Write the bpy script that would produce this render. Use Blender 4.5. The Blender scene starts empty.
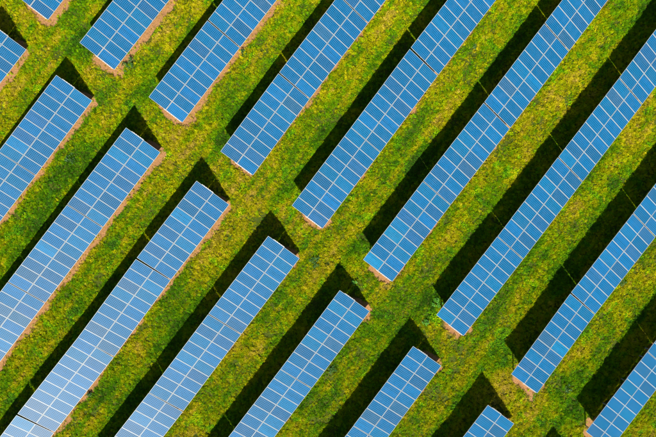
import bpy, math, random
import numpy as np
from mathutils import Vector, Matrix

random.seed(7)
RNG = np.random.default_rng(11)
scene = bpy.context.scene
C = scene.collection

# ------------------------------------------------------------------ camera, sky, sun, exposure
K = 1.0
cd = bpy.data.cameras.new('camera')
cam = bpy.data.objects.new('camera', cd); C.objects.link(cam)
CAMX, CAMY, CAMZ = 25.29802 * K, -36.39357 * K, 56.52087 * K
CAMR = (0.03076, 0.03549, -0.9177)
FPX = 585.03097
cam.location = (CAMX, CAMY, CAMZ)
cam.rotation_euler = CAMR
cd.sensor_width = 36.0
cd.lens = FPX / 656 * 36.0
cd.clip_end = 3000
scene.camera = cam

SX, SY = 0.96843, 0.76964                       # horizontal run of a shadow per metre of height
SUN_ELEV = math.atan2(1, math.hypot(SX, SY))
SUN_AZ = math.atan2(-SX, -SY)                  # clockwise from +Y
w = bpy.data.worlds.new('World'); scene.world = w; w.use_nodes = True
nt = w.node_tree
bg = nt.nodes['Background']
sky = nt.nodes.new('ShaderNodeTexSky'); sky.sky_type = 'NISHITA'; sky.sun_disc = False
sky.sun_elevation = SUN_ELEV; sky.sun_rotation = SUN_AZ
sky.air_density = 1.0; sky.dust_density = 1.0; sky.ozone_density = 1.5
nt.links.new(sky.outputs[0], bg.inputs['Color'])
bg.inputs['Strength'].default_value = 0.05
sd = bpy.data.lights.new('sun', 'SUN'); sd.energy = 5.0; sd.angle = math.radians(0.5)
sd.color = (1.0, 0.95, 0.86)
so = bpy.data.objects.new('sun', sd); C.objects.link(so)
so.rotation_euler = Vector((-SX, -SY, 1)).to_track_quat('Z', 'Y').to_euler()
so.location = (CAMX - 40, CAMY - 40, 60)
vs = scene.view_settings
vs.view_transform = 'Standard'; vs.look = 'None'; vs.gamma = 1.0; vs.exposure = 1.28

# ------------------------------------------------------------------ helpers
def tag(o, label=None, cat=None, group=None, kind=None):
    if label: o['label'] = label
    if cat: o['category'] = cat
    if group: o['group'] = group
    if kind: o['kind'] = kind
    return o

def link(name, data, parent=None, loc=(0, 0, 0), rot=(0, 0, 0)):
    o = bpy.data.objects.new(name, data); C.objects.link(o)
    o.parent = parent; o.location = loc; o.rotation_euler = rot
    return o

class MB:
    """collects boxes / polygons into one mesh"""
    def __init__(s): s.v = []; s.f = []; s.m = []; s.uv = {}
    def box(s, a, b, mi=0, skip=()):
        n = len(s.v); (x0, y0, z0), (x1, y1, z1) = a, b
        s.v += [(x0,y0,z0),(x1,y0,z0),(x1,y1,z0),(x0,y1,z0),(x0,y0,z1),(x1,y0,z1),(x1,y1,z1),(x0,y1,z1)]
        q = [(0,3,2,1),(4,5,6,7),(0,1,5,4),(1,2,6,5),(2,3,7,6),(3,0,4,7)]
        s.f += [tuple(n + k for k in t) for t in q]; s.m += [mi] * 6
    def bar(s, p, q, wx, wz, mi=0):
        """rectangular bar between two points"""
        p, q = Vector(p), Vector(q); d = (q - p).normalized()
        side = d.cross(Vector((0, 0, 1)))
        if side.length < 1e-3: side = Vector((1, 0, 0))
        side.normalize(); up = side.cross(d).normalized()
        n = len(s.v)
        for e in (p, q):
            for a, b in ((-1,-1),(1,-1),(1,1),(-1,1)):
                s.v.append(tuple(e + side * a * wx / 2 + up * b * wz / 2))
        s.f += [tuple(n + k for k in t) for t in ((3,2,1,0),(4,5,6,7),(0,1,5,4),(1,2,6,5),(2,3,7,6),(3,0,4,7))]
        s.m += [mi] * 6
    def mesh(s, name, mats):
        me = bpy.data.meshes.new(name); me.from_pydata(s.v, [], s.f)
        for m in (mats if isinstance(mats, (list, tuple)) else [mats]): me.materials.append(m)
        me.polygons.foreach_set('material_index', s.m); me.update()
        return me

def mat(name, rough=0.6, metal=0.0):
    m = bpy.data.materials.new(name); m.use_nodes = True
    b = m.node_tree.nodes['Principled BSDF']
    b.inputs['Roughness'].default_value = rough; b.inputs['Metallic'].default_value = metal
    return m, m.node_tree, b

def N(nt, typ, **kw):
    n = nt.nodes.new(typ)
    for k, v in kw.items(): setattr(n, k, v)
    return n

def math_n(nt, op, a, b=None, clamp=False):
    n = nt.nodes.new('ShaderNodeMath'); n.operation = op; n.use_clamp = clamp
    for i, x in enumerate((a, b)):
        if x is None: continue
        if isinstance(x, (int, float)): n.inputs[i].default_value = x
        else: nt.links.new(x, n.inputs[i])
    return n.outputs[0]

def mixc(nt, fac, a, b, blend='MIX'):
    n = nt.nodes.new('ShaderNodeMix'); n.data_type = 'RGBA'; n.blend_type = blend
    for sock, x in ((n.inputs[0], fac), (n.inputs[6], a), (n.inputs[7], b)):
        if isinstance(x, (int, float)): sock.default_value = x
        elif isinstance(x, tuple): sock.default_value = (*x, 1) if len(x) == 3 else x
        else: nt.links.new(x, sock)
    return n.outputs[2]

def vnoise(x, y, scale, seed):
    """smooth value noise in 0..1 on numpy arrays"""
    r = np.random.default_rng(seed); T = r.random((256, 256))
    x = np.asarray(x) / scale + 1000; y = np.asarray(y) / scale + 1000
    xi = np.floor(x).astype(int); yi = np.floor(y).astype(int); fx = x - xi; fy = y - yi
    fx = fx * fx * (3 - 2 * fx); fy = fy * fy * (3 - 2 * fy)
    g = lambda a, b: T[a % 256, b % 256]
    return (g(xi, yi) * (1 - fx) + g(xi + 1, yi) * fx) * (1 - fy) + (g(xi, yi + 1) * (1 - fx) + g(xi + 1, yi + 1) * fx) * fy

def ground_z(x, y):
    d = 0.10 * (vnoise(x, y, 6.0, 3) - 0.5) + 0.06 * (vnoise(x, y, 1.7, 4) - 0.5) + 0.03 * (vnoise(x, y, 0.6, 5) - 0.5)
    return d

# ------------------------------------------------------------------ where the tables stand
P = 8.46392 * K; W = 3.85711 * K; TH = 0.42084; H0 = 0.58509 * K; TP = 9.22096 * K
xU = [24.26614, 24.33488, 24.28258, 24.37391, 24.36923, 24.39604, 24.41552, 24.34753, 24.27469]
xL = [20.62994, 20.61776, 20.69155, 20.7404, 20.78516, 20.87451, 20.92046, 20.77441, 20.74921]
OFF = {('L', 0, 0): (-0.0, -0.063, 0.001),
 ('L', 1, 0): (-0.002, 0.033, -0.021),
 ('L', 1, 1): (0.002, -0.026, -0.058),
 ('L', 2, 0): (-0.02, -0.015, 0.035),
 ('L', 2, 1): (0.006, 0.004, -0.016),
 ('L', 2, 2): (0.015, 0.007, -0.023),
 ('L', 3, 0): (0.007, 0.004, 0.012),
 ('L', 3, 1): (0.032, 0.059, 0.019),
 ('L', 3, 2): (-0.029, -0.09, -0.014),
 ('L', 3, 3): (-0.01, 0.052, 0.028),
 ('L', 4, 0): (-0.023, -0.07, 0.021),
 ('L', 4, 1): (0.051, -0.042, -0.03),
 ('L', 4, 2): (-0.028, -0.1, -0.012),
 ('L', 5, 0): (-0.025, 0.045, 0.006),
 ('L', 5, 1): (0.025, -0.021, -0.017),
 ('L', 6, 0): (-0.048, 0.054, -0.025),
 ('L', 6, 1): (0.048, -0.019, -0.016),
 ('L', 7, 0): (0.0, -0.069, -0.002),
 ('L', 8, 0): (0.0, 0.011, 0.011),
 ('U', 0, 0): (-0.0, 0.016, 0.012),
 ('U', 1, 0): (-0.0, 0.097, 0.079),
 ('U', 2, 0): (-0.014, 0.047, 0.039),
 ('U', 2, 1): (0.014, 0.042, 0.017),
 ('U', 3, 0): (0.043, -0.094, -0.011),
 ('U', 3, 1): (-0.043, 0.028, 0.002),
 ('U', 4, 0): (0.026, -0.086, -0.002),
 ('U', 4, 1): (-0.076, -0.045, -0.026),
 ('U', 4, 2): (0.05, 0.043, 0.025),
 ('U', 5, 0): (0.004, 0.044, -0.005),
 ('U', 5, 1): (-0.105, 0.06, -0.045),
 ('U', 5, 2): (0.048, -0.009, 0.031),
 ('U', 5, 3): (0.053, -0.006, 0.046),
 ('U', 6, 0): (0.034, 0.096, -0.02),
 ('U', 6, 1): (-0.02, 0.014, -0.014),
 ('U', 6, 2): (-0.024, -0.005, -0.013),
 ('U', 6, 3): (0.011, -0.033, 0.011),
 ('U', 7, 0): (0.021, -0.048, 0.028),
 ('U', 7, 1): (-0.021, 0.093, -0.049),
 ('U', 8, 0): (0.036, 0.011, -0.008),
 ('U', 8, 1): (-0.036, -0.017, 0.002)}

def node(g, i, n):
    x = xU[i] + n * TP if g == 'U' else xL[i] - n * TP
    o = OFF.get((g, i, n), (0, 0, 0))
    return Vector((x + o[0] * K * .25, -i * P + o[1] * K, H0 + o[2] * K))

RC = cam.rotation_euler.to_matrix()
def project(p):
    q = RC.transposed() @ (Vector(p) - cam.location)
    return 328 - FPX * q.x / q.z, 218.5 + FPX * q.y / q.z

PITCH = 1.0168
MW, ML, GAPM = 0.998, (W - 0.026) / 2, 0.026
NM = 9
TL = NM * PITCH - 0.020
tables = []           # (group, row, n, low corner at x start, unit direction along x)
for g in 'UL':
    for i in range(9):
        for n in range(5):
            a, b = node(g, i, n), node(g, i, n + 1)
            d = (b - a).normalized()
            if g == 'U': start, dirx = a.copy(), d
            else: start, dirx = a + d * TL, -d
            pts = [project(start + dirx * u + Vector((0, t * W * math.cos(TH), t * W * math.sin(TH)))) for u in (0, TL/2, TL) for t in (0, 1)]
            M = 24
            x0, x1 = min(p[0] for p in pts), max(p[0] for p in pts); y0, y1 = min(p[1] for p in pts), max(p[1] for p in pts)
            if x1 < -M or x0 > 656 + M or y1 < -M or y0 > 437 + M + 10: continue
            # the box test is loose for diagonal tables: test points too
            inside = False
            for u in np.linspace(0, TL, 10):
                for t in (0, .5, 1):
                    px, py = project(start + dirx * float(u) + Vector((0, t * W * math.cos(TH), t * W * math.sin(TH))))
                    if -M < px < 656 + M and -M < py < 437 + M + 12: inside = True
            if inside: tables.append((g, i, n, start, dirx))

# ------------------------------------------------------------------ materials
m_frame, nt_, b_ = mat('anodised_frame', 0.5, 0.0)
oi = N(nt_, 'ShaderNodeObjectInfo')
b_.inputs['Base Color'].default_value = (0.60, 0.585, 0.56, 1)
nz = N(nt_, 'ShaderNodeTexNoise'); nz.inputs['Scale'].default_value = 9
tc = N(nt_, 'ShaderNodeTexCoord'); nt_.links.new(tc.outputs['Object'], nz.inputs['Vector'])
nt_.links.new(mixc(nt_, nz.outputs[0], (0.21, 0.215, 0.205), (0.29, 0.29, 0.28)), b_.inputs['Base Color'])

m_steel, nt_, b_ = mat('galvanised_steel', 0.45, 0.6)
nz = N(nt_, 'ShaderNodeTexVoronoi'); nz.inputs['Scale'].default_value = 30
tc = N(nt_, 'ShaderNodeTexCoord'); nt_.links.new(tc.outputs['Object'], nz.inputs['Vector'])
nt_.links.new(mixc(nt_, nz.outputs[0], (0.42, 0.42, 0.42), (0.60, 0.60, 0.59)), b_.inputs['Base Color'])

m_back, nt_, b_ = mat('white_backsheet', 0.6)
b_.inputs['Base Color'].default_value = (0.6, 0.6, 0.6, 1)

# photovoltaic laminate: cells, gaps, bus bars under glass
m_pv, nt_, b_ = mat('photovoltaic_glass', 0.2)
L = nt_.links
uv = N(nt_, 'ShaderNodeUVMap'); uv.uv_map = 'UVMap'
sp = N(nt_, 'ShaderNodeSeparateXYZ'); L.new(uv.outputs[0], sp.inputs[0])
oi = N(nt_, 'ShaderNodeObjectInfo')
U_, V_ = sp.outputs[0], sp.outputs[1]
fu, fv = math_n(nt_, 'FRACT', U_), math_n(nt_, 'FRACT', V_)
def edge(f, wd):   # 1 near the cell border
    return math_n(nt_, 'GREATER_THAN', math_n(nt_, 'ABSOLUTE', math_n(nt_, 'SUBTRACT', f, 0.5)), 0.5 - wd)
gap = math_n(nt_, 'MAXIMUM', edge(fu, 0.10), edge(fv, 0.115))
out = math_n(nt_, 'MAXIMUM', math_n(nt_, 'GREATER_THAN', math_n(nt_, 'ABSOLUTE', math_n(nt_, 'SUBTRACT', U_, 3.0)), 3.0),
             math_n(nt_, 'GREATER_THAN', math_n(nt_, 'ABSOLUTE', math_n(nt_, 'SUBTRACT', V_, 6.0)), 6.0))
bus = math_n(nt_, 'LESS_THAN', math_n(nt_, 'ABSOLUTE', math_n(nt_, 'SUBTRACT', math_n(nt_, 'FRACT', math_n(nt_, 'MULTIPLY', fu, 3.0)), 0.5)), 0.035)
fl = N(nt_, 'ShaderNodeCombineXYZ')
L.new(math_n(nt_, 'FLOOR', U_), fl.inputs[0]); L.new(math_n(nt_, 'FLOOR', V_), fl.inputs[1])
L.new(math_n(nt_, 'MULTIPLY', oi.outputs['Random'], 913.0), fl.inputs[2])
wn = N(nt_, 'ShaderNodeTexWhiteNoise'); wn.noise_dimensions = '3D'; L.new(fl.outputs[0], wn.inputs['Vector'])
fl2 = N(nt_, 'ShaderNodeCombineXYZ')
L.new(math_n(nt_, 'FLOOR', U_), fl2.inputs[0]); L.new(math_n(nt_, 'MULTIPLY', oi.outputs['Random'], 377.0), fl2.inputs[2])
wn2 = N(nt_, 'ShaderNodeTexWhiteNoise'); wn2.noise_dimensions = '3D'; L.new(fl2.outputs[0], wn2.inputs['Vector'])
# crystalline grain
tcg = N(nt_, 'ShaderNodeTexCoord')
vo = N(nt_, 'ShaderNodeTexVoronoi'); vo.inputs['Scale'].default_value = 28; L.new(tcg.outputs['Object'], vo.inputs['Vector'])
val = math_n(nt_, 'ADD', math_n(nt_, 'MULTIPLY', wn.outputs[0], 0.34), math_n(nt_, 'MULTIPLY', wn2.outputs[0], math_n(nt_, 'MULTIPLY', math_n(nt_, 'POWER', math_n(nt_, 'FRACT', math_n(nt_, 'MULTIPLY', oi.outputs['Random'], 17.3)), 2.0), 0.75)))
val = math_n(nt_, 'ADD', val, math_n(nt_, 'MULTIPLY', vo.outputs['Distance'], 0.35))
val = math_n(nt_, 'ADD', val, 0.63)
cell = N(nt_, 'ShaderNodeVectorMath'); cell.operation = 'SCALE'
L.new(oi.outputs['Color'], cell.inputs[0]); L.new(val, cell.inputs['Scale'])
# fine dust on the glass, thicker in soft patches
dn = N(nt_, 'ShaderNodeTexNoise'); dn.inputs['Scale'].default_value = 1.6; dn.inputs['Detail'].default_value = 6
geo = N(nt_, 'ShaderNodeNewGeometry'); L.new(geo.outputs['Position'], dn.inputs['Vector'])
c1 = mixc(nt_, math_n(nt_, 'MULTIPLY', bus, 0.30), cell.outputs[0], (0.06, 0.15, 0.26))
c2 = mixc(nt_, math_n(nt_, 'MULTIPLY', gap, 0.85), c1, (0.008, 0.15, 0.30))
c3 = mixc(nt_, out, c2, (0.12, 0.19, 0.24))
dust = math_n(nt_, 'MULTIPLY', math_n(nt_, 'SUBTRACT', dn.outputs[0], 0.42, clamp=True), 0.08)
c4 = mixc(nt_, dust, c3, (0.30, 0.27, 0.22))
L.new(c4, b_.inputs['Base Color'])
b_.inputs['IOR'].default_value = 1.5; b_.inputs['Specular IOR Level'].default_value = 0.04
b_.inputs['Coat Weight'].default_value = 0.25; b_.inputs['Coat IOR'].default_value = 1.45
rr = math_n(nt_, 'ADD', math_n(nt_, 'MULTIPLY', wn.outputs[0], 0.04), 0.48)
L.new(rr, b_.inputs['Roughness']); b_.inputs['Coat Roughness'].default_value = 0.44

# ground
m_ground, nt_, b_ = mat('meadow_and_soil', 0.95)
L = nt_.links
b_.inputs['Specular IOR Level'].default_value = 0.04
at = N(nt_, 'ShaderNodeAttribute'); at.attribute_name = 'soil'
geo = N(nt_, 'ShaderNodeNewGeometry')
n1 = N(nt_, 'ShaderNodeTexNoise'); n1.inputs['Scale'].default_value = 2.2; n1.inputs['Detail'].default_value = 8; L.new(geo.outputs['Position'], n1.inputs['Vector'])
n2 = N(nt_, 'ShaderNodeTexNoise'); n2.inputs['Scale'].default_value = 9; n2.inputs['Detail'].default_value = 6; L.new(geo.outputs['Position'], n2.inputs['Vector'])
n3 = N(nt_, 'ShaderNodeTexVoronoi'); n3.inputs['Scale'].default_value = 16; L.new(geo.outputs['Position'], n3.inputs['Vector'])
turf = mixc(nt_, n1.outputs[0], (0.025, 0.05, 0.005), (0.07, 0.075, 0.010))
soilc = mixc(nt_, n2.outputs[0], (0.09, 0.042, 0.015), (0.42, 0.22, 0.09))
soilc = mixc(nt_, math_n(nt_, 'LESS_THAN', n3.outputs['Distance'], 0.22), soilc, (0.36, 0.22, 0.11))
rm = N(nt_, 'ShaderNodeMapRange'); rm.inputs['From Min'].default_value = 0.38; rm.inputs['From Max'].default_value = 0.58
L.new(math_n(nt_, 'ADD', at.outputs['Fac'], math_n(nt_, 'MULTIPLY', math_n(nt_, 'SUBTRACT', n2.outputs[0], 0.5), 0.5)), rm.inputs['Value'])
L.new(mixc(nt_, rm.outputs[0], turf, soilc), b_.inputs['Base Color'])
bp = N(nt_, 'ShaderNodeBump'); bp.inputs['Strength'].default_value = 0.9; bp.inputs['Distance'].default_value = 0.06
L.new(n2.outputs[0], bp.inputs['Height']); L.new(bp.outputs[0], b_.inputs['Normal'])

def leaf_mat(name, inst):
    m, nt_, b_ = mat(name, 0.6)
    L = nt_.links
    b_.inputs['Specular IOR Level'].default_value = 0.04
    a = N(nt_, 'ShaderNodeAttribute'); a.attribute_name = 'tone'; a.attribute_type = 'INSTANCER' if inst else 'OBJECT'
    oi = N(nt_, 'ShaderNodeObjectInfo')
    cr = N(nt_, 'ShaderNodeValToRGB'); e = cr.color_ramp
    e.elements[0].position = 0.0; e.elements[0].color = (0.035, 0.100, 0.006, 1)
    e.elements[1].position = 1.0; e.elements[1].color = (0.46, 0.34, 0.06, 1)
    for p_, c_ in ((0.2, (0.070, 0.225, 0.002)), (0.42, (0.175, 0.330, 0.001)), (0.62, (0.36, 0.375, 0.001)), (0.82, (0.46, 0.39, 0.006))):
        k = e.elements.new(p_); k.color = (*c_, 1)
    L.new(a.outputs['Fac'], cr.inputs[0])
    v = math_n(nt_, 'ADD', math_n(nt_, 'MULTIPLY', oi.outputs['Random'], 1.0), 0.5)
    sc = N(nt_, 'ShaderNodeVectorMath'); sc.operation = 'SCALE'; L.new(cr.outputs[0], sc.inputs[0]); L.new(v, sc.inputs['Scale'])
    L.new(sc.outputs[0], b_.inputs['Base Color'])
    tr = N(nt_, 'ShaderNodeBsdfTranslucent'); L.new(sc.outputs[0], tr.inputs['Color'])
    mx = N(nt_, 'ShaderNodeMixShader'); mx.inputs[0].default_value = 0.3
    L.new(b_.outputs[0], mx.inputs[1]); L.new(tr.outputs[0], mx.inputs[2])
    L.new(mx.outputs[0], nt_.nodes['Material Output'].inputs['Surface'])
    return m
m_grass = leaf_mat('grass_blades', True)

# ------------------------------------------------------------------ the ground
def soil_mask(x, y):
    """bare earth along the drip edge of each table and at the aisle ends"""
    x = np.asarray(x, float); y = np.asarray(y, float); s = np.zeros_like(x)
    nA = vnoise(x, y, 0.9, 21) - 0.5; nB = vnoise(x, y, 2.6, 22) - 0.5; nC = vnoise(x, y, 0.35, 23) - 0.5
    wob = nA * 0.55 + nB * 0.55 + nC * 0.3
    for i in range(9):
        yl = -i * P
        band = {0: .50, 1: .40, 2: .33, 3: .20, 4: .10, 5: .02, 6: -.05, 7: -.1, 8: -.1}[i]
        bandL = {0: .42, 1: .36, 2: .38, 3: .28, 4: .06, 5: -.02, 6: -.05, 7: .0, 8: 0}[i]
        for g, b0 in (('U', band), ('L', bandL)):
            ex = (x - xU[i]) if g == 'U' else (xL[i] - x)            # >0 under the table
            endreach = {0: .8, 1: .7, 2: .5, 3: .55, 4: .55, 5: .75, 6: .7, 7: .85, 8: .75}[i] if g == 'U' else 0.35
            yy = y - (yl - b0)                                        # >0 towards the high side
            top = (yl + 2.5) - y
            strip = np.minimum(np.minimum(yy, top), ex - .25)
            cy_, hy, rch = (1.35, 1.75, endreach) if g == 'U' else (.75, 1.2, .35)
            apron = (1 - np.hypot(np.minimum(ex - .2, 0) / (rch + .2), (y - yl - cy_) / hy)) * .7
            apron = np.where(ex > 1.2, -9, apron)
            f = np.maximum(strip, apron) + wob * 0.70 - .09
            s = np.maximum(s, np.clip(0.5 + f * 1.9, 0, 1))
    return s

x0, x1, y0, y1 = -14, 74, -74, 8
st = 0.2
gx = np.arange(x0, x1 + 1e-6, st); gy = np.arange(y0, y1 + 1e-6, st)
# far rings so that the one sheet reaches the horizon
ext = np.array([3, 8, 20, 50, 120, 300, 700])
gx = np.concatenate([x0 - ext[::-1], gx, x1 + ext]); gy = np.concatenate([y0 - ext[::-1], gy, y1 + ext])
X, Y = np.meshgrid(gx, gy, indexing='xy'); ny, nx = X.shape
soil = soil_mask(X.ravel(), Y.ravel())
Z = ground_z(X, Y).ravel()
vt = np.stack([X.ravel(), Y.ravel(), Z - 0.03 * soil], 1)
idx = np.arange(nx * ny).reshape(ny, nx)
quads = np.stack([idx[:-1, :-1].ravel(), idx[:-1, 1:].ravel(), idx[1:, 1:].ravel(), idx[1:, :-1].ravel()], 1)
qs = soil[quads].mean(1) > 0.5
def grid_obj(name, q):
    used = np.unique(q); remap = np.zeros(nx * ny, int); remap[used] = np.arange(len(used))
    me = bpy.data.meshes.new(name)
    me.from_pydata([], [], [])
    me.vertices.add(len(used)); me.vertices.foreach_set('co', vt[used].astype(np.float32).ravel())
    me.loops.add(q.size); me.loops.foreach_set('vertex_index', remap[q].ravel().astype(np.int32))
    me.polygons.add(len(q)); me.polygons.foreach_set('loop_start', np.arange(0, q.size, 4, dtype=np.int32))
    me.polygons.foreach_set('loop_total', np.full(len(q), 4, np.int32))
    me.update(calc_edges=True); me.validate()
    a = me.attributes.new('soil', 'FLOAT', 'POINT'); a.data.foreach_set('value', soil[used].astype(np.float32))
    me.polygons.foreach_set('use_smooth', np.ones(len(q), bool))
    me.materials.append(m_ground)
    return link(name, me)
tag(grid_obj('ground', quads[~qs]), kind='structure')
tag(grid_obj('bare_soil', quads[qs]), kind='structure')

# ------------------------------------------------------------------ solar tables
def seg(o, a, b): return o
fw, ft = 0.021, 0.040
mb = MB()     # frame of one panel: four aluminium bars, origin at low-left corner, z up from its back
mb.box((0, 0, 0), (MW, fw, ft)); mb.box((0, ML - fw, 0), (MW, ML, ft))
mb.box((0, fw, 0), (fw, ML - fw, ft)); mb.box((MW - fw, fw, 0), (MW, ML - fw, ft))
me_frame = mb.mesh('panel_frame', m_frame)
mb = MB(); mb.box((fw, fw, 0.028), (MW - fw, ML - fw, 0.0365))
mb.m = [1, 0, 1, 1, 1, 1]
me_pv = mb.mesh('panel_laminate', [m_pv, m_back])
uvl = me_pv.uv_layers.new(name='UVMap')
mgx, mgy = 0.010, 0.014
for lp in me_pv.loops:
    c = me_pv.vertices[lp.vertex_index].co
    uvl.data[lp.index].uv = ((c.x - fw - mgx) / (MW - 2 * fw - 2 * mgx) * 6, (c.y - fw - mgy) / (ML - 2 * fw - 2 * mgy) * 12)

ct, stn = math.cos(TH), math.sin(TH)
def on_slope(u, t, dz=0.0):            # point in table coordinates: u along the row, t up the slope (m), dz along the normal
    return (u, t * ct - dz * stn, H0 + t * stn + dz * ct)
post_u = [0.42, 3.1, 5.95, TL - 0.42]
def m_post(t):
    mb = MB(); h = H0 + t * stn - 0.16
    mb.box((-.05, -.004, -.35), (.05, .004, h)); mb.box((-.05, .004, -.35), (-.042, .06, h)); mb.box((.042, .004, -.35), (.05, .06, h))
    mb.box((-.065, -.012, h - .18), (.065, -.0045, h + .02))
    return mb.mesh('post', m_steel)
TF, TR = 0.95, 3.10
me_pf, me_pr = m_post(TF), m_post(TR)
mb = MB(); mb.bar(on_slope(0, .25, -.155), on_slope(0, W - .5, -.155), .06, .10); me_raf = mb.mesh('rafter', m_steel)
mb = MB(); mb.bar((0.07, TF * ct, 0.35), on_slope(0.07, 2.55, -.21), .04, .04); me_br = mb.mesh('brace', m_steel)
mb = MB(); mb.bar((-.015, 0, 0), (TL + .015, 0, 0), .05, .07); me_pur = mb.mesh('purlin', m_steel)
# sloping end tray with cable ties that pokes out at the aisle ends
def m_tray(t0, t1):
    mb = MB(); mb.bar(on_slope(0, t0, -.05), on_slope(0, t1, -.05), .03, .045)
    t = t0 + .1
    while t < t1 - .1:
        mb.bar(on_slope(0, t, -.022), on_slope(0, t + .07, -.022), .06, .012); t += .24
    return mb.mesh('end_rail', m_steel)
me_trayU, me_trayL = m_tray(.15, 2.15), m_tray(1.9, 3.25)

ORD = ['first', 'second', 'third', 'fourth', 'fifth', 'sixth', 'seventh', 'eighth', 'ninth']
BRIGHT = {('U',5,0,1,0): (0.001,0.070,0.145), ('U',5,0,1,3): (0.001,0.065,0.13), ('U',7,0,0,4): (0.001,0.060,0.13), ('U',8,0,0,99): (0,0,0)}
def panel_colour(rs):
    r = rs.random()
    if r < .03: c = (.016, .024, .050)       # dull mauve
    elif r < .17: c = (.007, .020, .062)       # purple-blue
    elif r < .34: c = (.0003, .042, .105)     # teal-leaning
    else: c = (.0003, .030, .094)
    k = rs.uniform(.74, 1.16)
    return (c[0] * k * rs.uniform(.8, 1.25), c[1] * k * rs.uniform(.93, 1.07), c[2] * k, 1)

def table_label(g, i, n):
    side = 'above' if g == 'U' else 'below'
    if g == 'L' and i == 8: return 'solar table below the bottom right edge, its shadow tip reaching the grass'
    if n == 0: return 'blue solar table at the aisle end of the %s row from left %s the aisle' % (ORD[i], side)
    return '%s solar table from the aisle in the %s row from left %s the aisle' % (ORD[n], ORD[i], side)

for ti, (g, i, n, start, dx) in enumerate(tables):
    rs = random.Random(1000 * i + 50 * n + (7 if g == 'U' else 3))
    yaw = math.atan2(dx.y, dx.x); pit = -math.asin(dx.z)
    root = link('solar_table', None, None, (start.x, start.y, start.z - H0), (0, pit, yaw))
    root.empty_display_size = 0.5
    tag(root, table_label(g, i, n), 'solar table', 'rows of solar tables on the meadow')
    for k in range(NM):
        for r in range(2):
            t = r * (ML + GAPM)
            o = link('solar_panel', me_pv, root, on_slope(k * PITCH, t, -0.04 + rs.uniform(-.004, .004)),
                     (TH + rs.uniform(-.006, .006), rs.uniform(-.006, .006), 0))
            kk = (g, i, n, r, k)
            o.color = (*BRIGHT[kk], 1) if kk in BRIGHT else panel_colour(rs)
            link('frame', me_frame, o)
    for u in post_u:
        link('post', me_pf, root, (u, TF * ct, 0)); link('post', me_pr, root, (u, TR * ct, 0))
        link('rafter', me_raf, root, (u, 0, 0)); link('brace', me_br, root, (u, 0, 0))
    for t in (.45, 1.5, 2.45, 3.5):
        link('purlin', me_pur, root, on_slope(0, t, -.078))
    if n == 0:
        if g == 'U': link('end_rail', me_trayU, root, (-.035, 0, 0))
        else: link('end_rail', me_trayL, root, (TL + .03, 0, 0))

# ------------------------------------------------------------------ grass
def tuft(name, nb, rad, h, wd, lean, seed, mat_):
    r = random.Random(seed); v = []; f = []
    for _ in range(nb):
        a = r.uniform(0, 2 * math.pi); d = rad * math.sqrt(r.random()); bx, by = d * math.cos(a), d * math.sin(a)
        a2 = r.uniform(0, 2 * math.pi); hh = h * r.uniform(.55, 1.15); le = lean * r.uniform(.3, 1.3); ww = wd * r.uniform(.7, 1.3)
        ox, oy = math.cos(a2), math.sin(a2); sx, sy = -oy * ww / 2, ox * ww / 2
        n = len(v)
        m1 = (bx + ox * le * .45, by + oy * le * .45, hh * .7)
        v += [(bx - sx * .7, by - sy * .7, -.03), (bx + sx * .7, by + sy * .7, -.03), (m1[0] + sx, m1[1] + sy, m1[2]), (m1[0] - sx, m1[1] - sy, m1[2]),
              (bx + ox * le, by + oy * le, hh * r.uniform(.75, 1.05))]
        f += [(n, n+1, n+2, n+3), (n+3, n+2, n+4)]
    me = bpy.data.meshes.new(name); me.from_pydata(v, [], f); me.materials.append(mat_); me.update()
    return me
protos = [tuft('grass_tuft', 16, .065, .085, .020, .055, s, m_grass) for s in range(4)]
protos += [tuft('grass_tuft', 20, .10, .15, .018, .09, s, m_grass) for s in (11, 12)]
protos += [tuft('leafy_tuft', 10, .06, .05, .045, .07, s, m_grass) for s in (21, 22)]
pobjs = [bpy.data.objects.new('grass_tuft', p) for p in protos]        # only ever instanced
pc = bpy.data.collections.new('grass_tufts')
for k, p in enumerate(pobjs): p.name = 'grass_tuft_%02d' % k; pc.objects.link(p)

# footprint of the picture on the ground
def unproject(px, py):
    q = RC @ Vector(((px - 328) / FPX, -(py - 218.5) / FPX, -1)); t = -CAMZ / q.z
    return CAMX + q.x * t, CAMY + q.y * t
MG = 30
cor = np.array([unproject(-MG, -MG), unproject(656 + MG, -MG), unproject(656 + MG, 437 + MG), unproject(-MG, 437 + MG)])
DENS = 125
bx0, by0 = cor.min(0); bx1, by1 = cor.max(0)
npt = int(DENS * (bx1 - bx0) * (by1 - by0))
px = RNG.uniform(bx0, bx1, npt); py = RNG.uniform(by0, by1, npt)
ok = np.ones(npt, bool)
for k in range(4):
    a, b = cor[k], cor[(k + 1) % 4]
    cr_ = (b[0] - a[0]) * (py - a[1]) - (b[1] - a[1]) * (px - a[0])
    ok &= cr_ < 0
px, py = px[ok], py[ok]
s = soil_mask(px, py)
keep = RNG.random(len(px)) < np.clip(1.25 - 2.3 * np.clip(s - .12, 0, 1), 0.07, 1)
# nothing grows far back under the tables, and nobody sees it there
row = np.round(-(py - 1.6) / P); yr = py + row * P
under = (yr > 0.6) & (yr < 2.6)
aisle = (px > np.mean(xL) + .5) & (px < np.mean(xU) - .5)
keep &= ~(under & ~aisle & (RNG.random(len(px)) < .8))
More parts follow.
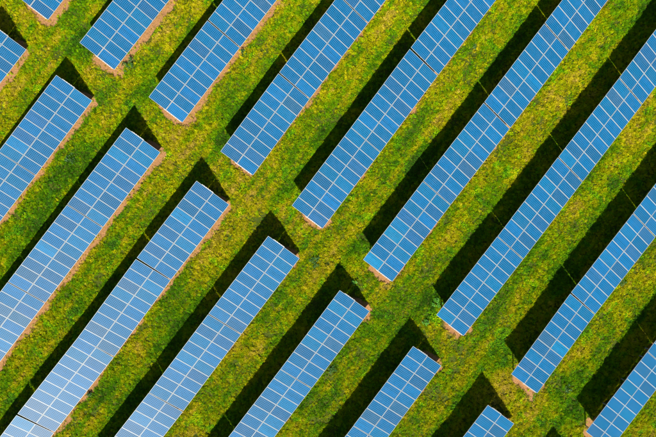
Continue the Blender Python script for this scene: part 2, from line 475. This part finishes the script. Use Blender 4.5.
# sparse worn spots
worn = vnoise(px, py, 1.3, 41) * .6 + vnoise(px, py, .5, 42) * .4
keep &= ~((worn > .74) & (RNG.random(len(px)) < .75))
px, py, s = px[keep], py[keep], s[keep]
row = np.round(-(py - 1.6) / P); yr = py + row * P
big = vnoise(px, py, 5.0, 51); mid = vnoise(px, py, 1.4, 52); sm = vnoise(px, py, .45, 53); streak = vnoise(px * .14, py, .55, 54)
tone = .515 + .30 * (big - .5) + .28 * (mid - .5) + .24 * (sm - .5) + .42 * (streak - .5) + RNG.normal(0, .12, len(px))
ais = (px > np.mean(xL) - .5) & (px < np.mean(xU) + .3)
wear = np.exp(-((px - (.5 * (np.mean(xL) + np.mean(xU)) + .3)) / 1.5) ** 2)
tone += .05 * ais + .22 * wear * np.clip(vnoise(px * .6, py, 1.1, 71) - .3, 0, 1)
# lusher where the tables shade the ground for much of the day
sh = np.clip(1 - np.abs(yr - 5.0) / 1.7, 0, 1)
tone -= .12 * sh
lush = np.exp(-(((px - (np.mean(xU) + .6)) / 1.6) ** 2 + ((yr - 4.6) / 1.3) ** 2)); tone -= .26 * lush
# warmer, drier next to the bare earth
tone += .16 * np.clip(s * 2, 0, 1)
right = np.clip((px - 30) / 30, 0, 1); tone += .05 * right
dark = vnoise(px, py, .7, 61) > .80
tone = np.where(dark, tone - .25, tone)
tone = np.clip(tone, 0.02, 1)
n_ = len(px)
me = bpy.data.meshes.new('meadow_grass')
me.vertices.add(n_)
co = np.stack([px, py, ground_z(px, py) - .03 * s], 1)
me.vertices.foreach_set('co', co.astype(np.float32).ravel())
def attr(name, typ, arr, key='value'):
    a = me.attributes.new(name, typ, 'POINT'); a.data.foreach_set(key, np.ascontiguousarray(arr).ravel())
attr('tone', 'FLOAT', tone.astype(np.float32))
rot = np.stack([RNG.normal(0, .15, n_), RNG.normal(0, .15, n_), RNG.uniform(0, 6.283, n_)], 1).astype(np.float32)
attr('rot', 'FLOAT_VECTOR', rot, 'vector')
scl = (RNG.uniform(.5, 1.5, n_) * (0.75 + .5 * mid) * np.where(dark, 1.3, 1)).astype(np.float32)
attr('scl', 'FLOAT', scl)
kind = RNG.integers(0, 6, n_); kind = np.where(dark | (RNG.random(n_) < .05), RNG.integers(6, 8, n_), kind).astype(np.int32)
attr('pick', 'INT', kind)
me.update()
grass = tag(link('meadow_grass', me), 'short yellow green meadow grass between and under the solar tables', 'grass', kind='stuff')
gn = bpy.data.node_groups.new('grass_scatter', 'GeometryNodeTree')
gn.interface.new_socket('Geometry', in_out='INPUT', socket_type='NodeSocketGeometry')
gn.interface.new_socket('Geometry', in_out='OUTPUT', socket_type='NodeSocketGeometry')
gi, go = gn.nodes.new('NodeGroupInput'), gn.nodes.new('NodeGroupOutput')
mp = gn.nodes.new('GeometryNodeMeshToPoints')
ci = gn.nodes.new('GeometryNodeCollectionInfo'); ci.inputs['Collection'].default_value = pc
ci.inputs['Separate Children'].default_value = True; ci.inputs['Reset Children'].default_value = True
iop = gn.nodes.new('GeometryNodeInstanceOnPoints'); iop.inputs['Pick Instance'].default_value = True
def named(nm, typ):
    a = gn.nodes.new('GeometryNodeInputNamedAttribute'); a.data_type = typ; a.inputs['Name'].default_value = nm
    return next(o for o in a.outputs if o.name == 'Attribute' and o.enabled)
gn.links.new(gi.outputs[0], mp.inputs['Mesh']); gn.links.new(mp.outputs[0], iop.inputs['Points'])
gn.links.new(ci.outputs[0], iop.inputs['Instance'])
gn.links.new(named('pick', 'INT'), iop.inputs['Instance Index'])
gn.links.new(named('rot', 'FLOAT_VECTOR'), iop.inputs['Rotation'])
gn.links.new(named('scl', 'FLOAT'), iop.inputs['Scale'])
gn.links.new(iop.outputs[0], go.inputs[0])
md = grass.modifiers.new('scatter', 'NODES'); md.node_group = gn
print('tables', len(tables), 'tufts', n_)
print([(t[0], t[1], t[2]) for t in tables])

# ------------------------------------------------------------------ single weeds one can pick out
m_weed, nt_, b_ = mat('broad_weed_leaves', 0.55)
b_.inputs['Specular IOR Level'].default_value = 0.3
L = nt_.links
oi = N(nt_, 'ShaderNodeObjectInfo'); geo = N(nt_, 'ShaderNodeNewGeometry')
nz = N(nt_, 'ShaderNodeTexNoise'); nz.inputs['Scale'].default_value = 12; L.new(geo.outputs['Position'], nz.inputs['Vector'])
sc = N(nt_, 'ShaderNodeVectorMath'); sc.operation = 'MULTIPLY'; L.new(oi.outputs['Color'], sc.inputs[0])
L.new(mixc(nt_, nz.outputs[0], (.45, .5, .4), (1.5, 1.45, 1.4)), sc.inputs[1]); L.new(sc.outputs[0], b_.inputs['Base Color'])
def weed_mesh(seed, rad, nleaf):
    r = random.Random(seed); v = []; f = []
    stems = [(r.gauss(0, rad * .42), r.gauss(0, rad * .3)) for _ in range(nleaf // 8)]
    for bx, by in stems:
        hh = r.uniform(.10, .34)
        for _ in range(8):
            a = r.uniform(0, 6.283); ln = r.uniform(.10, .20); wd = ln * .32; z = hh * r.uniform(.3, 1)
            ox, oy = math.cos(a), math.sin(a); n = len(v); dz = r.uniform(-.05, .07)
            P_ = lambda t, q, h: (bx + ox * t - oy * q, by + oy * t + ox * q, h)
            v += [P_(.02, 0, z), P_(ln * .5, wd, z + dz + .02), P_(ln * .5, 0, z + dz), P_(ln * .5, -wd, z + dz + .02), P_(ln, 0, z + dz * .2 - .02)]
            f += [(n, n + 2, n + 1), (n, n + 3, n + 2), (n + 1, n + 2, n + 4), (n + 2, n + 3, n + 4)]
        n = len(v); v += [(bx - .006, by, -.05), (bx + .006, by, -.05), (bx, by, hh)]; f += [(n, n + 1, n + 2)]
    me = bpy.data.meshes.new('weed'); me.from_pydata(v, [], f); me.materials.append(m_weed); me.update()
    return me
DK, GR = (.024, .080, .006, 1), (.050, .19, .006, 1)
WEEDS = [((129, 64), .75, 150, DK, 'dark green weed patch beside the bare earth right of the top second row'),
 ((70, 158), .55, 110, DK, 'low dark weed between the first and second rows below the aisle, left side'),
 ((90, 394), .35, 70, DK, 'small dark weed in the lit strip near the bottom left corner'),
 ((243, 53), .32, 60, DK, 'small dark weed at the earth edge right of the third row above the aisle'),
 ((474, 47), .38, 70, DK, 'dark weed on the lit strip near the top, right of the fifth row'),
 ((315, 262), .75, 130, DK, 'dark leafy weed in the aisle beside the fifth lower table end'),
 ((437, 302), .80, 190, GR, 'vivid green weed thicket beside the aisle corner of the seventh upper row'),
 ((426, 322), .45, 90, GR, 'smaller green weed just left below the vivid thicket in the aisle'),
 ((332, 369), .45, 80, DK, 'dark weed at the low edge of the sixth lower row near the bottom'),
 ((621, 283), .45, 80, DK, 'dark weed on the lit grass strip near the right picture edge'),
 ((567, 388), .50, 100, DK, 'dark green weed on the aisle left of the shadow of the ninth row'),
 ((354, 282), .30, 60, GR, 'small bright weed at the shadow edge left of the sixth upper row end')]
for k, (p_, rad, nl, col, lab) in enumerate(WEEDS):
    gx_, gy_ = unproject(*p_)
    o = link('weed', weed_mesh(300 + k, rad, nl), None, (gx_, gy_, float(ground_z(gx_, gy_))), (0, 0, k * 1.3))
    o.color = col
    tag(o, lab, 'weed', 'weeds in the meadow grass')
